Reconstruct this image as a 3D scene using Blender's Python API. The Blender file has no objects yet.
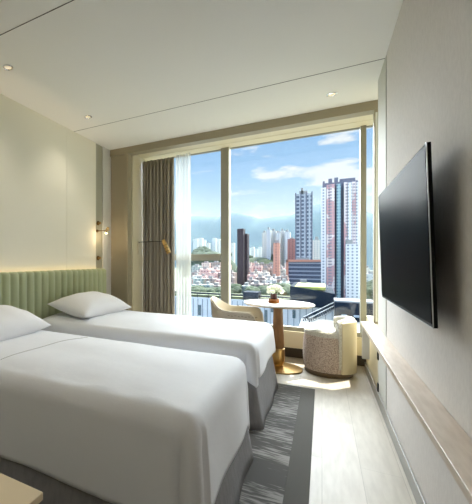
import bpy, bmesh, math, random
from mathutils import Vector, Matrix, noise
random.seed(7)
PI = math.pi
sc = bpy.context.scene
col = sc.collection

# ------------------------------------------------------------------ materials
def srgb(r, g, b):
    def f(v):
        v /= 255.0
        return v / 12.92 if v <= .04045 else ((v + .055) / 1.055) ** 2.4
    return (f(r), f(g), f(b), 1)

def mat(name, rgb, rough=.6, metal=0, bump=0, bscale=40, spec=.5, rgb2=None, cscale=5, stretch=(1, 1, 1), sheen=0, detail=3):
    m = bpy.data.materials.new(name); m.use_nodes = True
    nt = m.node_tree; b = nt.nodes['Principled BSDF']
    b.inputs['Base Color'].default_value = srgb(*rgb)
    b.inputs['Roughness'].default_value = rough
    b.inputs['Metallic'].default_value = metal
    b.inputs['Specular IOR Level'].default_value = spec
    if sheen:
        b.inputs['Sheen Weight'].default_value = sheen
    tc = nt.nodes.new('ShaderNodeTexCoord'); mp = nt.nodes.new('ShaderNodeMapping')
    mp.inputs['Scale'].default_value = stretch
    nt.links.new(tc.outputs['Object'], mp.inputs['Vector'])
    if rgb2:
        n = nt.nodes.new('ShaderNodeTexNoise'); n.inputs['Scale'].default_value = cscale; n.inputs['Detail'].default_value = detail
        r = nt.nodes.new('ShaderNodeValToRGB')
        r.color_ramp.elements[0].position = .35; r.color_ramp.elements[0].color = srgb(*rgb)
        r.color_ramp.elements[1].position = .65; r.color_ramp.elements[1].color = srgb(*rgb2)
        nt.links.new(mp.outputs[0], n.inputs['Vector']); nt.links.new(n.outputs['Fac'], r.inputs['Fac'])
        nt.links.new(r.outputs['Color'], b.inputs['Base Color'])
    if bump:
        n = nt.nodes.new('ShaderNodeTexNoise'); n.inputs['Scale'].default_value = bscale; n.inputs['Detail'].default_value = 4
        bp = nt.nodes.new('ShaderNodeBump'); bp.inputs['Strength'].default_value = bump; bp.inputs['Distance'].default_value = .01
        nt.links.new(mp.outputs[0], n.inputs['Vector']); nt.links.new(n.outputs['Fac'], bp.inputs['Height'])
        nt.links.new(bp.outputs['Normal'], b.inputs['Normal'])
    return m

def emis(name, rgb, s):
    m = bpy.data.materials.new(name); m.use_nodes = True
    b = m.node_tree.nodes['Principled BSDF']
    b.inputs['Base Color'].default_value = srgb(*rgb)
    b.inputs['Emission Color'].default_value = srgb(*rgb); b.inputs['Emission Strength'].default_value = s
    return m

def facade(name, wall, win, sx, sz, fx=.5, fz=.5, wall2=None, xoff=0, rough=.6):
    """window grid: sx, sz = spacing in metres; fx, fz = share of the cell that is glass"""
    m = bpy.data.materials.new(name); m.use_nodes = True
    nt = m.node_tree; N = nt.nodes.new; L = nt.links.new
    b = nt.nodes['Principled BSDF']; b.inputs['Roughness'].default_value = rough
    tc = N('ShaderNodeTexCoord'); sp = N('ShaderNodeSeparateXYZ'); L(tc.outputs['Object'], sp.inputs[0])
    def mth(op, a, bb=None):
        n = N('ShaderNodeMath'); n.operation = op
        for i, v in enumerate((a, bb)):
            if v is None: continue
            if isinstance(v, (int, float)): n.inputs[i].default_value = v
            else: L(v, n.inputs[i])
        return n.outputs[0]
    u = mth('ADD', mth('ADD', sp.outputs['X'], sp.outputs['Y']), 500 + xoff)
    cu = mth('LESS_THAN', mth('FRACT', mth('DIVIDE', u, sx)), fx)
    cz = mth('LESS_THAN', mth('FRACT', mth('DIVIDE', mth('ADD', sp.outputs['Z'], 500), sz)), fz)
    geo = N('ShaderNodeNewGeometry'); sn = N('ShaderNodeSeparateXYZ'); L(geo.outputs['Normal'], sn.inputs[0])
    side = mth('LESS_THAN', mth('ABSOLUTE', sn.outputs['Z']), .5)
    fac = mth('MULTIPLY', mth('MULTIPLY', cu, cz), side)
    mx = N('ShaderNodeMix'); mx.data_type = 'RGBA'
    mx.inputs[6].default_value = srgb(*wall); mx.inputs[7].default_value = srgb(*win)
    if wall2:
        n = N('ShaderNodeTexNoise'); n.inputs['Scale'].default_value = .08
        L(tc.outputs['Object'], n.inputs['Vector'])
        m2 = N('ShaderNodeMix'); m2.data_type = 'RGBA'
        m2.inputs[6].default_value = srgb(*wall); m2.inputs[7].default_value = srgb(*wall2)
        L(mth('GREATER_THAN', n.outputs['Fac'], .5), m2.inputs[0]); L(m2.outputs[2], mx.inputs[6])
    L(fac, mx.inputs[0]); L(mx.outputs[2], b.inputs['Base Color'])
    return m

M = {}
M['ceiling'] = mat('ceiling_paint', (234, 233, 229), .85)
M['groove'] = mat('shadow_gap', (60, 56, 50), .8)
M['left_panel'] = mat('cream_wall_panel', (236, 231, 213), .6, bump=.05, bscale=60)
M['fabric_wall'] = mat('grey_fabric_wallcovering', (220, 214, 210), .85, rgb2=(214, 208, 204), cscale=60, stretch=(1, 1, .6), bump=.18, bscale=220)
M['light_panel'] = mat('pale_wall_panel', (205, 204, 198), .7)
M['bronze'] = mat('bronze_laminate', (158, 148, 124), .45)
M['frame_cream'] = mat('cream_reveal', (218, 208, 180), .5)
M['mirror'] = mat('bronzed_mirror', (176, 174, 156), .35, .3)
M['alu'] = mat('champagne_aluminium', (152, 150, 138), .45, .1)
M['white_alu'] = mat('white_window_trim', (226, 226, 214), .5)
M['ledge'] = mat('pale_wood_ledge', (214, 198, 182), .4, rgb2=(200, 182, 164), cscale=6, stretch=(8, 1, 8))
M['skirting'] = mat('grey_skirting', (150, 148, 143), .4, .3)
M['dark_skirt'] = mat('dark_bronze_plinth', (78, 68, 56), .5)
M['white_sheet'] = mat('white_cotton', (230, 231, 236), .8, bump=.25, bscale=7, sheen=.1)
M['pillowcase'] = mat('white_pillowcase', (236, 234, 234), .8, bump=.1, bscale=12, sheen=.1)
M['stitch'] = mat('grey_stitching', (120, 112, 104), .9)
M['bed_skirt'] = mat('grey_bed_skirt', (140, 138, 140), .9, rgb2=(130, 128, 130), cscale=40, bump=.2, bscale=200, stretch=(1, 1, .3))
M['sage'] = mat('sage_upholstery', (174, 181, 142), .7, bump=.15, bscale=250, sheen=.2)
M['brass'] = mat('brushed_brass', (205, 170, 112), .28, 1)
M['dark_brass'] = mat('aged_brass', (130, 104, 66), .35, 1)
M['walnut'] = mat('warm_brown_wood', (150, 108, 66), .4, rgb2=(128, 90, 54), cscale=8, stretch=(6, 6, 1))
M['marble'] = mat('white_marble', (240, 238, 232), .2, rgb2=(226, 224, 218), cscale=4)
M['curtain'] = mat('taupe_curtain', (158, 150, 136), .85, bump=.2, bscale=200, sheen=.2)
M['leather'] = mat('cream_leather', (218, 206, 174), .45, bump=.05, bscale=150)
M['shell'] = mat('beige_shell', (204, 194, 174), .5)
M['shell_out'] = mat('taupe_shell_back', (160, 148, 130), .7)
M['base_brown'] = mat('brown_base', (104, 84, 60), .5)
M['black'] = mat('black_plastic', (14, 14, 15), .6, spec=.15)
M['screen'] = mat('black_screen', (9, 9, 10), .3, spec=.5); M['screen'].node_tree.nodes['Principled BSDF'].inputs['IOR'].default_value = 1.02
M['chrome'] = mat('polished_chrome', (220, 220, 220), .15, 1)
M['silver_edge'] = mat('silver_bezel', (190, 190, 190), .3, 1)
M['bulb'] = emis('warm_bulb', (255, 214, 150), 12)
M['dl_bulb'] = emis('downlight_lens', (255, 236, 205), .35)
M['table_cream'] = mat('cream_lacquer', (212, 192, 158), .45)
M['amber'] = mat('amber_glass', (150, 84, 26), .15)
M['vase_dark'] = mat('dark_red_glass', (70, 30, 26), .2)
M['petal'] = mat('white_petals', (250, 250, 244), .7, rgb2=(226, 236, 210), cscale=60)
M['stem'] = mat('green_stem', (84, 110, 56), .7)

def boucle(name, c1, c2, scale):
    m = bpy.data.materials.new(name); m.use_nodes = True
    nt = m.node_tree; N = nt.nodes.new; L = nt.links.new; b = nt.nodes['Principled BSDF']
    b.inputs['Roughness'].default_value = .95
    tc = N('ShaderNodeTexCoord'); v = N('ShaderNodeTexVoronoi'); v.inputs['Scale'].default_value = scale
    mp = N('ShaderNodeMapping'); mp.inputs['Scale'].default_value = (1, 1, 1.5); L(tc.outputs['Object'], mp.inputs['Vector'])
    L(mp.outputs[0], v.inputs['Vector'])
    r = N('ShaderNodeValToRGB'); r.color_ramp.elements[0].color = srgb(*c1); r.color_ramp.elements[1].color = srgb(*c2)
    r.color_ramp.elements[0].position = .2; r.color_ramp.elements[1].position = .75
    L(v.outputs['Distance'], r.inputs['Fac']); L(r.outputs['Color'], b.inputs['Base Color'])
    bp = N('ShaderNodeBump'); bp.inputs['Strength'].default_value = 1; bp.inputs['Distance'].default_value = .012; bp.invert = True
    L(v.outputs['Distance'], bp.inputs['Height']); L(bp.outputs['Normal'], b.inputs['Normal'])
    return m
M['boucle'] = boucle('rose_grey_boucle', (236, 220, 208), (184, 160, 146), 80)
M['boucle_white'] = boucle('ivory_boucle', (240, 238, 228), (214, 208, 196), 80)

def wood_floor():
    m = bpy.data.materials.new('pale_oak_floor'); m.use_nodes = True
    nt = m.node_tree; N = nt.nodes.new; L = nt.links.new; b = nt.nodes['Principled BSDF']
    tc = N('ShaderNodeTexCoord'); mp = N('ShaderNodeMapping'); mp.inputs['Rotation'].default_value = (0, 0, PI / 2)
    L(tc.outputs['Object'], mp.inputs['Vector'])
    br = N('ShaderNodeTexBrick'); br.inputs['Scale'].default_value = 1; br.inputs['Brick Width'].default_value = 1.3
    br.inputs['Row Height'].default_value = .19; br.inputs['Mortar Size'].default_value = .0015
    br.inputs['Color1'].default_value = srgb(208, 200, 187); br.inputs['Color2'].default_value = srgb(200, 192, 178)
    br.inputs['Mortar'].default_value = srgb(176, 168, 154)
    L(mp.outputs[0], br.inputs['Vector'])
    m3 = N('ShaderNodeMapping'); m3.inputs['Scale'].default_value = (9, 1.4, 1); L(tc.outputs['Object'], m3.inputs['Vector'])
    n = N('ShaderNodeTexNoise'); n.inputs['Scale'].default_value = 3.5; n.inputs['Detail'].default_value = 8; L(m3.outputs[0], n.inputs['Vector'])
    r = N('ShaderNodeValToRGB'); r.color_ramp.elements[0].position = .35; r.color_ramp.elements[0].color = (.88, .87, .86, 1)
    r.color_ramp.elements[1].position = .62; r.color_ramp.elements[1].color = (1, 1, 1, 1)
    L(n.outputs['Fac'], r.inputs['Fac'])
    mx = N('ShaderNodeMix'); mx.data_type = 'RGBA'; mx.blend_type = 'MULTIPLY'; mx.inputs[0].default_value = 1
    L(br.outputs['Color'], mx.inputs[6]); L(r.outputs['Color'], mx.inputs[7]); L(mx.outputs[2], b.inputs['Base Color'])
    b.inputs['Roughness'].default_value = .5
    return m
M['floor'] = wood_floor()

def rug_mat():
    m = bpy.data.materials.new('streaked_grey_carpet'); m.use_nodes = True
    nt = m.node_tree; N = nt.nodes.new; L = nt.links.new; b = nt.nodes['Principled BSDF']
    b.inputs['Roughness'].default_value = 1
    tc = N('ShaderNodeTexCoord'); mp = N('ShaderNodeMapping'); mp.inputs['Scale'].default_value = (6, 38, 1)
    L(tc.outputs['Object'], mp.inputs['Vector'])
    n = N('ShaderNodeTexNoise'); n.inputs['Scale'].default_value = 1.5; n.inputs['Detail'].default_value = 6; L(mp.outputs[0], n.inputs['Vector'])
    m2 = N('ShaderNodeMapping'); m2.inputs['Scale'].default_value = (.6, 3.2, 1); L(tc.outputs['Object'], m2.inputs['Vector'])
    n2 = N('ShaderNodeTexNoise'); n2.inputs['Scale'].default_value = 1.2; L(m2.outputs[0], n2.inputs['Vector'])
    a = N('ShaderNodeMath'); a.operation = 'ADD'; L(n.outputs['Fac'], a.inputs[0]); L(n2.outputs['Fac'], a.inputs[1])
    r = N('ShaderNodeValToRGB'); r.color_ramp.elements[0].position = .49; r.color_ramp.elements[0].color = srgb(92, 90, 88)
    r.color_ramp.elements[1].position = .56; r.color_ramp.elements[1].color = srgb(156, 153, 150)
    h = N('ShaderNodeMath'); h.operation = 'MULTIPLY'; h.inputs[1].default_value = .5; L(a.outputs[0], h.inputs[0]); L(h.outputs[0], r.inputs['Fac'])
    L(r.outputs['Color'], b.inputs['Base Color'])
    return m
M['rug'] = rug_mat()
M['rug_border'] = mat('charcoal_carpet_border', (98, 96, 92), 1, bump=.4, bscale=300)

def sheer():
    m = bpy.data.materials.new('white_sheer'); m.use_nodes = True
    nt = m.node_tree; N = nt.nodes.new; L = nt.links.new
    out = nt.nodes['Material Output']; b = nt.nodes['Principled BSDF']
    b.inputs['Base Color'].default_value = srgb(242, 242, 236); b.inputs['Roughness'].default_value = .9
    tl = N('ShaderNodeBsdfTranslucent'); tl.inputs['Color'].default_value = (.66, .67, .65, 1)
    tr = N('ShaderNodeBsdfTransparent')
    m1 = N('ShaderNodeMixShader'); m1.inputs[0].default_value = .65; L(b.outputs[0], m1.inputs[1]); L(tl.outputs[0], m1.inputs[2])
    m2 = N('ShaderNodeMixShader'); m2.inputs[0].default_value = .3; L(m1.outputs[0], m2.inputs[1]); L(tr.outputs[0], m2.inputs[2])
    L(m2.outputs[0], out.inputs['Surface'])
    return m
M['sheer'] = sheer()

def glass():
    m = bpy.data.materials.new('window_glass'); m.use_nodes = True
    nt = m.node_tree; N = nt.nodes.new; L = nt.links.new
    out = nt.nodes['Material Output']
    g = N('ShaderNodeBsdfGlossy'); g.inputs['Roughness'].default_value = .02
    tr = N('ShaderNodeBsdfTransparent'); tr.inputs['Color'].default_value = (.97, .985, .98, 1)
    mx = N('ShaderNodeMixShader'); mx.inputs[0].default_value = .03
    L(tr.outputs[0], mx.inputs[1]); L(g.outputs[0], mx.inputs[2]); L(mx.outputs[0], out.inputs['Surface'])
    return m
M['glass'] = glass()

# ------------------------------------------------------------------ helpers
def link(o, parent=None):
    col.objects.link(o)
    if parent: o.parent = parent
    return o

def obj(name, bm, m, parent=None, smooth=False, angle=None, mods=()):
    bmesh.ops.recalc_face_normals(bm, faces=bm.faces)
    me = bpy.data.meshes.new(name); bm.to_mesh(me); bm.free()
    for mm in (m if isinstance(m, (list, tuple)) else [m]): me.materials.append(mm)
    if smooth:
        for p in me.polygons: p.use_smooth = True
    if angle is not None:
        for p in me.polygons: p.use_smooth = True
        me.set_sharp_from_angle(angle=math.radians(angle))
    o = bpy.data.objects.new(name, me)
    return link(o, parent)

def thing(name, label, cat, loc=(0, 0, 0), rz=0, group=None):
    o = bpy.data.objects.new(name, None); o.empty_display_size = .1; link(o)
    o.location = loc; o.rotation_euler = (0, 0, rz)
    return tag(o, label, cat, group)

def tag(o, label, cat, group=None, kind=None):
    o['label'] = label; o['category'] = cat
    if group: o['group'] = group
    if kind: o['kind'] = kind
    return o

def struct(name, bm, m, parent=None, **k):
    o = obj(name, bm, m, parent, **k)
    if parent is None: o['kind'] = 'structure'
    return o

def box(bm, x0, x1, y0, y1, z0, z1, bev=0, seg=2, mi=0):
    vs = [bm.verts.new(p) for p in ((x0, y0, z0), (x1, y0, z0), (x1, y1, z0), (x0, y1, z0), (x0, y0, z1), (x1, y0, z1), (x1, y1, z1), (x0, y1, z1))]
    fs = [bm.faces.new([vs[i] for i in f]) for f in ((3, 2, 1, 0), (4, 5, 6, 7), (0, 1, 5, 4), (1, 2, 6, 5), (2, 3, 7, 6), (3, 0, 4, 7))]
    for f in fs: f.material_index = mi
    if bev:
        es = list({e for f in fs for e in f.edges})
        bmesh.ops.bevel(bm, geom=es, offset=bev, segments=seg, affect='EDGES', profile=.5)
    return bm

def B(*a, **k):
    return box(bmesh.new(), *a, **k)

def lathe(bm, prof, n=40, c=(0, 0, 0), sx=1, sy=1, mi=0):
    rings = []
    for r, z in prof:
        if r < 1e-5: rings.append([bm.verts.new((c[0], c[1], c[2] + z))])
        else: rings.append([bm.verts.new((c[0] + sx * r * math.cos(2 * PI * i / n), c[1] + sy * r * math.sin(2 * PI * i / n), c[2] + z)) for i in range(n)])
    for a, b in zip(rings, rings[1:]):
        for i in range(n):
            j = (i + 1) % n
            if len(a) == 1 and len(b) == 1: continue
            if len(a) == 1: f = bm.faces.new((a[0], b[j], b[i]))
            elif len(b) == 1: f = bm.faces.new((a[i], a[j], b[0]))
            else: f = bm.faces.new((a[i], a[j], b[j], b[i]))
            f.material_index = mi
    return bm

def tube(bm, pts, r, n=10, cap=True):
    pts = [Vector(p) for p in pts]; rings = []
    for k, p in enumerate(pts):
        d = (pts[min(k + 1, len(pts) - 1)] - pts[max(k - 1, 0)]).normalized()
        up = Vector((0, 0, 1)) if abs(d.z) < .9 else Vector((1, 0, 0))
        a = d.cross(up).normalized(); b = d.cross(a)
        rr = r[k] if isinstance(r, (list, tuple)) else r
        rings.append([bm.verts.new(p + rr * (a * math.cos(2 * PI * i / n) + b * math.sin(2 * PI * i / n))) for i in range(n)])
    for A, C in zip(rings, rings[1:]):
        for i in range(n): bm.faces.new((A[i], A[(i + 1) % n], C[(i + 1) % n], C[i]))
    if cap:
        bm.faces.new(rings[0]); bm.faces.new(rings[-1][::-1])
    return bm

def grid(bm, fn, nu, nv, closed_u=False):
    g = [[bm.verts.new(fn(i / nu, j / nv)) for j in range(nv + 1)] for i in range(nu + (0 if closed_u else 1))]
    n = len(g)
    for i in range(n if closed_u else n - 1):
        for j in range(nv):
            bm.faces.new((g[i][j], g[(i + 1) % n][j], g[(i + 1) % n][j + 1], g[i][j + 1]))
    return g

def arc_shell(bm, ri, ro, p0, p1, z0, ztop, n=36, sx=1, sy=1, nz=6, lean=0):
    """curved upright slab between two radii, round-topped; ztop(t) gives the height along the arc"""
    secs = []
    for i in range(n + 1):
        t = i / n; ph = p0 + (p1 - p0) * t; zt = ztop(t); rm = (ri + ro) / 2; h = (ro - ri) / 2
        prof = [(ro, z0 + (zt - h - z0) * k / nz) for k in range(nz + 1)]
        prof += [(rm + h * math.cos(a), zt - h + h * math.sin(a)) for a in (PI * k / 8 for k in range(1, 8))]
        prof += [(ri, z0 + (zt - h - z0) * k / nz) for k in range(nz, -1, -1)]
        secs.append([bm.verts.new((sx * (r + lean * (z - z0)) * math.cos(ph), sy * (r + lean * (z - z0)) * math.sin(ph), z)) for r, z in prof])
    m = len(secs[0])
    for a, b in zip(secs, secs[1:]):
        for k in range(m): bm.faces.new((a[k], a[(k + 1) % m], b[(k + 1) % m], b[k]))
    bm.faces.new(secs[0]); bm.faces.new(secs[-1][::-1])
    return bm

# camera model of the photograph, only used to find out where the far skyline stands
CF, CP, CH, CE = 359., 94., 260., 1.21
CA = math.atan(228 / CF); cs, cc = math.sin(CA), math.cos(CA)
def at(x, y, Y):
    u = (x - CP) / CF; v = (CH - y) / CF
    t = Y / (cc + u * cs)
    return (-cs + u * cc) * t, v * t + CE

# ------------------------------------------------------------------ room
XL, XR, H = -2.51, .406, 2.75
YB = -2.2          # wall behind the camera
YF = 4.40          # front of the window bay
YW = 5.00          # window
SOF = 2.70
struct('floor', B(XL - .2, 1.5, YB - .2, 5.3, -.1, 0), M['floor'])
struct('ceiling', B(XL - .2, XR + .2, YB - .2, YF, H, H + .1), M['ceiling'])
g = bmesh.new()
for y in (1.73, 3.505): box(g, XL, XR, y - .003, y + .003, H - .0015, H + .01)
struct('trim_1', g, M['groove'])
# left wall in cream panels
g = bmesh.new()
ys = [YB, -.6, .72, 2.04, 3.362, 4.0]
for a, b in zip(ys, ys[1:]): box(g, XL - .12, XL, a + .002, b - .002, 0, H)
struct('wall_left', g, M['left_panel'])
struct('trim_2', B(XL - .13, XL - .004, YB, 4.0, 0, H), M['groove'])
struct('trim_3', B(XL - .12, XL - .01, 4.0, 4.18, 0, H), M['mirror'])
struct('wall_left_pier', B(XL - .12, XL, 4.18, YF + .1, 0, H), M['light_panel'])
struct('wall_back', B(XL - .2, XR + .2, YB - .12, YB, 0, H), M['left_panel'])
# right wall
g = bmesh.new()
box(g, XR, XR + .12, YB, 3.425, 0, H)
struct('wall_right', g, M['fabric_wall'])
struct('wall_right_panel', B(XR, XR + .12, 3.46, 3.91, 0, H), M['light_panel'])
struct('trim_4', B(XR + .004, XR + .1, 3.425, 3.46, 0, H), M['groove'])
struct('wall_right_low', B(XR + .004, XR + .12, 3.91, 4.93, 0, .6), M['frame_cream'])
g = bmesh.new(); box(g, XR - .01, XR, YB, 4.93, 0, .092, bev=.002)
struct('baseboard_right', g, M['skirting'])
g = bmesh.new(); box(g, XL, XL + .012, YB, YF, 0, .092)
struct('baseboard_left', g, M['skirting'])
# casing round the window bay
struct('trim_5', B(XL, XR + .3, YF - .03, YF + .1, 2.66, H + .05), M['bronze'])            # head
struct('trim_6', B(XL, -2.285, YF, YF + .1, 0, 2.66), M['bronze'])                     # left pier facing
struct('trim_7', B(-2.285, -2.232, YF - .03, YF + .1, 0, 2.66, bev=.003), M['bronze'])         # left upright
struct('trim_8', B(.422, .52, YF - .06, YF + .04, .6, 2.66, bev=.003), M['bronze'])
struct('trim_11', B(.432, .446, YF - .066, YF - .06, .62, 2.62), M['white_alu'])             # right upright
struct('ceiling_bay', B(-2.4, 1.5, YF + .1, 5.052, SOF, SOF + .1), M['frame_cream'])
struct('wall_bay_left', B(-2.4, -2.22, YF + .1, 5.25, 0, SOF), M['frame_cream'])
struct('wall_bay_right', B(1.25, 1.4, 3.95, 5.25, 0, SOF + .1), M['frame_cream'])
struct('wall_bay_back', B(.6, 1.4, 3.85, 3.95, 0, H), M['frame_cream'])
struct('ceiling_bay_right', B(XR + .2, 1.4, 3.85, YF + .1, SOF, H), M['frame_cream'])
# sill: boxed ledge with a recessed dark plinth
struct('wall_sill', B(-2.22, 1.25, 4.93, 5.06, .15, .35, bev=.004), M['frame_cream'])
struct('baseboard_window', B(-2.22, 1.25, 5.09, 5.2, 0, .15), M['dark_skirt'])
struct('wall_sill_base', B(-2.22, 1.25, 5.06, 5.25, .15, .35), M['frame_cream'])

# window 1: three uprights, head, sill rail and the opening light's transom, panes of glass
w = thing('window_1', '', '')
for k in ('label', 'category'): del w[k]
w['kind'] = 'structure'
g = bmesh.new()
box(g, -2.22, 1.25, YW - .03, YW + .03, .35, .40, bev=.003)
box(g, -2.22, 1.25, YW + .0, YW + .05, SOF - .008, SOF)
struct('window_frame', g, M['alu'], w)
struct('mullion', B(-1.142, -1.045, YW - .05, YW + .04, .35, SOF, bev=.004), M['alu'], w)
struct('mullion', B(-1.045, -1.032, YW - .06, YW + .04, .35, SOF), M['white_alu'], w)
struct('mullion', B(.360, .414, YW - .05, YW + .04, .35, SOF, bev=.004), M['alu'], w)
struct('transom', B(-2.22, -1.152, YW - .05, YW + .04, 1.203, 1.292, bev=.003), M['alu'], w)
struct('glass_pane', B(-2.22, -1.152, YW + .01, YW + .018, .40, SOF - .008), M['glass'], w)
struct('glass_pane', B(-1.032, .357, YW + .01, YW + .018, .40, SOF - .008), M['glass'], w)
struct('glass_pane', B(.414, 1.25, YW + .01, YW + .018, .40, SOF - .008), M['glass'], w)

# ------------------------------------------------------------------ curtains
def drape(name, x0, x1, y, z0, z1, amp, waves, m, label, depth=1, thick=True):
    bm = bmesh.new(); n = int(waves * 14)
    rnd = [random.uniform(.6, 1.3) for _ in range(64)]
    def fn(u, v):
        t = u * waves * 2 * PI
        k = rnd[int(u * waves) % 64]
        spread = .75 + .25 * min(1, (1 - v) * 6)
        a = amp * k * spread
        x = x0 + (x1 - x0) * u + .012 * math.sin(t * 2.0 + 1) * (1 - v)
        yy = y + a * math.sin(t) + .01 * math.sin(3.1 * t + 4 * v) * (1 - v)
        return (x, yy, z0 + (z1 - z0) * v)
    grid(bm, fn, n, 24)
    o = obj(name, bm, m, None, smooth=True)
    if thick:
        s = o.modifiers.new('thickness', 'SOLIDIFY'); s.thickness = .006
    return tag(o, label, 'curtain')
drape('blackout_curtain', -2.212, -1.735, 4.80, .02, 2.635, .055, 9, M['curtain'], 'taupe pleated blackout curtain gathered at the left end of the window')
drape('sheer_curtain', -1.71, -1.50, 4.80, .02, 2.66, .035, 5, M['sheer'], 'white sheer curtain gathered between the taupe drape and the glass', thick=False)
struct('trim_9', B(-2.22, 1.2, 4.785, 4.815, SOF - .004, SOF), M['frame_cream'])       # curtain track

# ------------------------------------------------------------------ headboard
t = thing('headboard', 'long sage green headboard with vertical padded channels along the cream wall', 'headboard', (XL, 0, 0))
bm = bmesh.new()
y0, y1, wch = .1, 4.16, .109
nch = int(round((y1 - y0) / wch)); wch = (y1 - y0) / nch
def hb(u, v):
    # u along Y, v round from the bottom up over the top edge
    y = y0 + (y1 - y0) * u
    s = ((y - y0) / wch) % 1.0
    puff = .032 * (1 - abs(2 * s - 1) ** 2.6) if 0 < u < 1 else 0
    zt, zb, r = 1.098, .35, .035
    if v < .8:
        z = zb + (zt - r - zb) * v / .8; x = .055 + puff
    else:
        a = (v - .8) / .2 * PI / 2
        z = zt - r + r * math.sin(a) - .004 * (1 - puff / .032); x = .028 + (.027 + puff) * math.cos(a)
    return (x, y, z)
grid(bm, hb, nch * 10, 12)
obj('channelled_cushion', bm, M['sage'], t, smooth=True)
obj('headboard_frame', B(0.026, .055, y0, y1 + .006, 0, 1.07, bev=.004), M['sage'], t)

# ------------------------------------------------------------------ beds
def bed(y0, y1, xf, label, drop_side, drop_foot, seed):
    """box base, mattress, floor-length skirt, draped duvet"""
    x0 = -2.42
    xb = xf - .03                       # foot of mattress
    ym = (y0 + y1) / 2; hw = (y1 - y0) / 2 - .03
    t = thing('bed', label, 'bed', (x0, ym, 0), 0)
    L = xb - x0
    obj('bed_base', B(.01, L - .03, -hw + .03, hw - .03, .06, .30, bev=.01), M['bed_skirt'], t)
    for px in (.1, L - .12):
        for py in (-hw + .12, hw - .12): obj('foot', lathe(bmesh.new(), [(0, .009), (.025, .009), (.025, .06), (0, .06)], 12, (px, py, 0)), M['black'], t)
    obj('mattress', B(.01, L - .015, -hw + .015, hw - .015, .30, .545, bev=.05, seg=4), M['white_sheet'], t, angle=40)
    # skirt: straight cloth that flares a little at the floor with a kick pleat at each foot corner
    bm = bmesh.new()
    path = [(.05, -hw), (L, -hw), (L, hw), (.05, hw)]
    seg = [(Vector(path[0]), Vector(path[1]), Vector((0, -1))), (Vector(path[1]), Vector(path[2]), Vector((1, 0))), (Vector(path[2]), Vector(path[3]), Vector((0, 1)))]
    pts = []
    for k, (a, b, nrm) in enumerate(seg):
        n = 60 if k != 1 else 34
        for i in range(n + 1):
            s = i / n; q = a.lerp(b, s); d = (b - a).length * s; e = (b - a).length - d
            kick = 0
            if (k == 0 and e < .02) or (k == 1 and (d < .02 or e < .02)) or (k == 2 and d < .02):
                m_ = min(d, e) if k == 1 else (e if k == 0 else d)
                kick = -(1 - m_ / .02) * .02
            pts.append((q, nrm, kick, d))
    rows = []
    nz = 8
    for j in range(nz + 1):
        v = j / nz; z = .012 + .44 * v; row = []
        for q, nrm, kick, d in pts:
            off = .068 * (1 - v) ** 1.2 + kick + .006 * math.sin(d * 11 + seed) * (1 - v) - .004
            row.append(bm.verts.new((q.x + nrm.x * off, q.y + nrm.y * off, z)))
        rows.append(row)
    for a, b in zip(rows, rows[1:]):
        for i in range(len(a) - 1): bm.faces.new((a[i], a[i + 1], b[i + 1], b[i]))
    sk = obj('bed_skirt', bm, M['bed_skirt'], t, angle=50)
    s = sk.modifiers.new('thickness', 'SOLIDIFY'); s.thickness = .005
    # duvet, laid as a cloth: flat on top, rounding over the edges and hanging down
    r = .085; bm = bmesh.new()
    hx0, hx1, hy = .30, L - r + .03, hw - r + .035
    A, C = 96, 84
    ex_max, ey_max = drop_foot, drop_side
    def cl(u, v):
        sx = .03 + (hx1 + ex_max - .03) * u           # cloth coordinate along the bed, from the pillow end
        sy = -(hy + ey_max) + 2 * (hy + ey_max) * v
        ex = max(0, sx - hx1); ey = max(0, abs(sy) - hy); sg = -1 if sy < 0 else 1
        e = math.hypot(ex, ey); px = min(sx, hx1); py = max(-hy, min(hy, sy))
        z = .615; dx = dy = 0
        cx = max(0, min(1, (hx1 - px) / .5)); cy = max(0, min(1, (hy - abs(py)) / .35))
        z += .022 * (1 - (1 - cx) ** 2) * (1 - (1 - cy) ** 2)
        if e > 0:
            dx, dy = ex / e, sg * ey / e
            m_ = max(ex / ex_max, ey / ey_max) * (max(ex_max, ey_max))
            lim = max(ex, ey) * (1 + .16 * min(ex, ey) / max(ex, ey))
            ee = lim
            if ee < r * PI / 2: o_ = r * math.sin(ee / r); dn = r * (1 - math.cos(ee / r))
            else: o_ = r + .05 * (ee - r * PI / 2); dn = r + (ee - r * PI / 2)
            fold = 0
            if ex > 0 and ey > 0:
                ang = math.atan2(ey, ex)
                fold = .022 * math.cos(ang * 4 + PI) * min(1, dn / .2)
            o_ += fold + .006 * math.sin((px if ey > ex else py) * 9 + seed * 2) * min(1, dn / .25)
            px += dx * o_; py += dy * o_; z -= dn
        w_ = noise.noise(Vector((px * 2.2, py * 2.8, seed))) * .010 + noise.noise(Vector((px * 7, py * 3, seed + 5))) * .007
        return (px, py, z + w_ * (1 if e == 0 else .3))
    grid(bm, cl, A, C)
    dv = obj('duvet', bm, M['white_sheet'], t, smooth=True)
    # a row of stitching across the folded sheet
    bm = bmesh.new()
    for k in range(70 if y0 < 2 else 0):
        yy = -hy * .98 + 2 * hy * .98 * k / 70
        xx = .86 + .04 * math.sin(yy * 3)
        u = (xx - .03) / (hx1 + ex_max - .03); v = (yy + hy + ey_max) / (2 * (hy + ey_max))
        p = Vector(cl(u, v)); box(bm, p.x - .002, p.x + .002, p.y - .003, p.y + .003, p.z, p.z + .0018)
    if y0 < 2: obj('stitching', bm, M['stitch'], dv)
    else: bm.free()
    s = dv.modifiers.new('thickness', 'SOLIDIFY'); s.thickness = .012; s.offset = -1
    return t
bed(1.33, 2.40, -.385, 'nearest twin bed, white duvet hanging low over a grey skirt', .47, .44, 3.1)
bed(2.735, 3.85, -.385, 'farther twin bed beside the window, white duvet over a grey skirt', .30, .30, 8.4)

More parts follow.
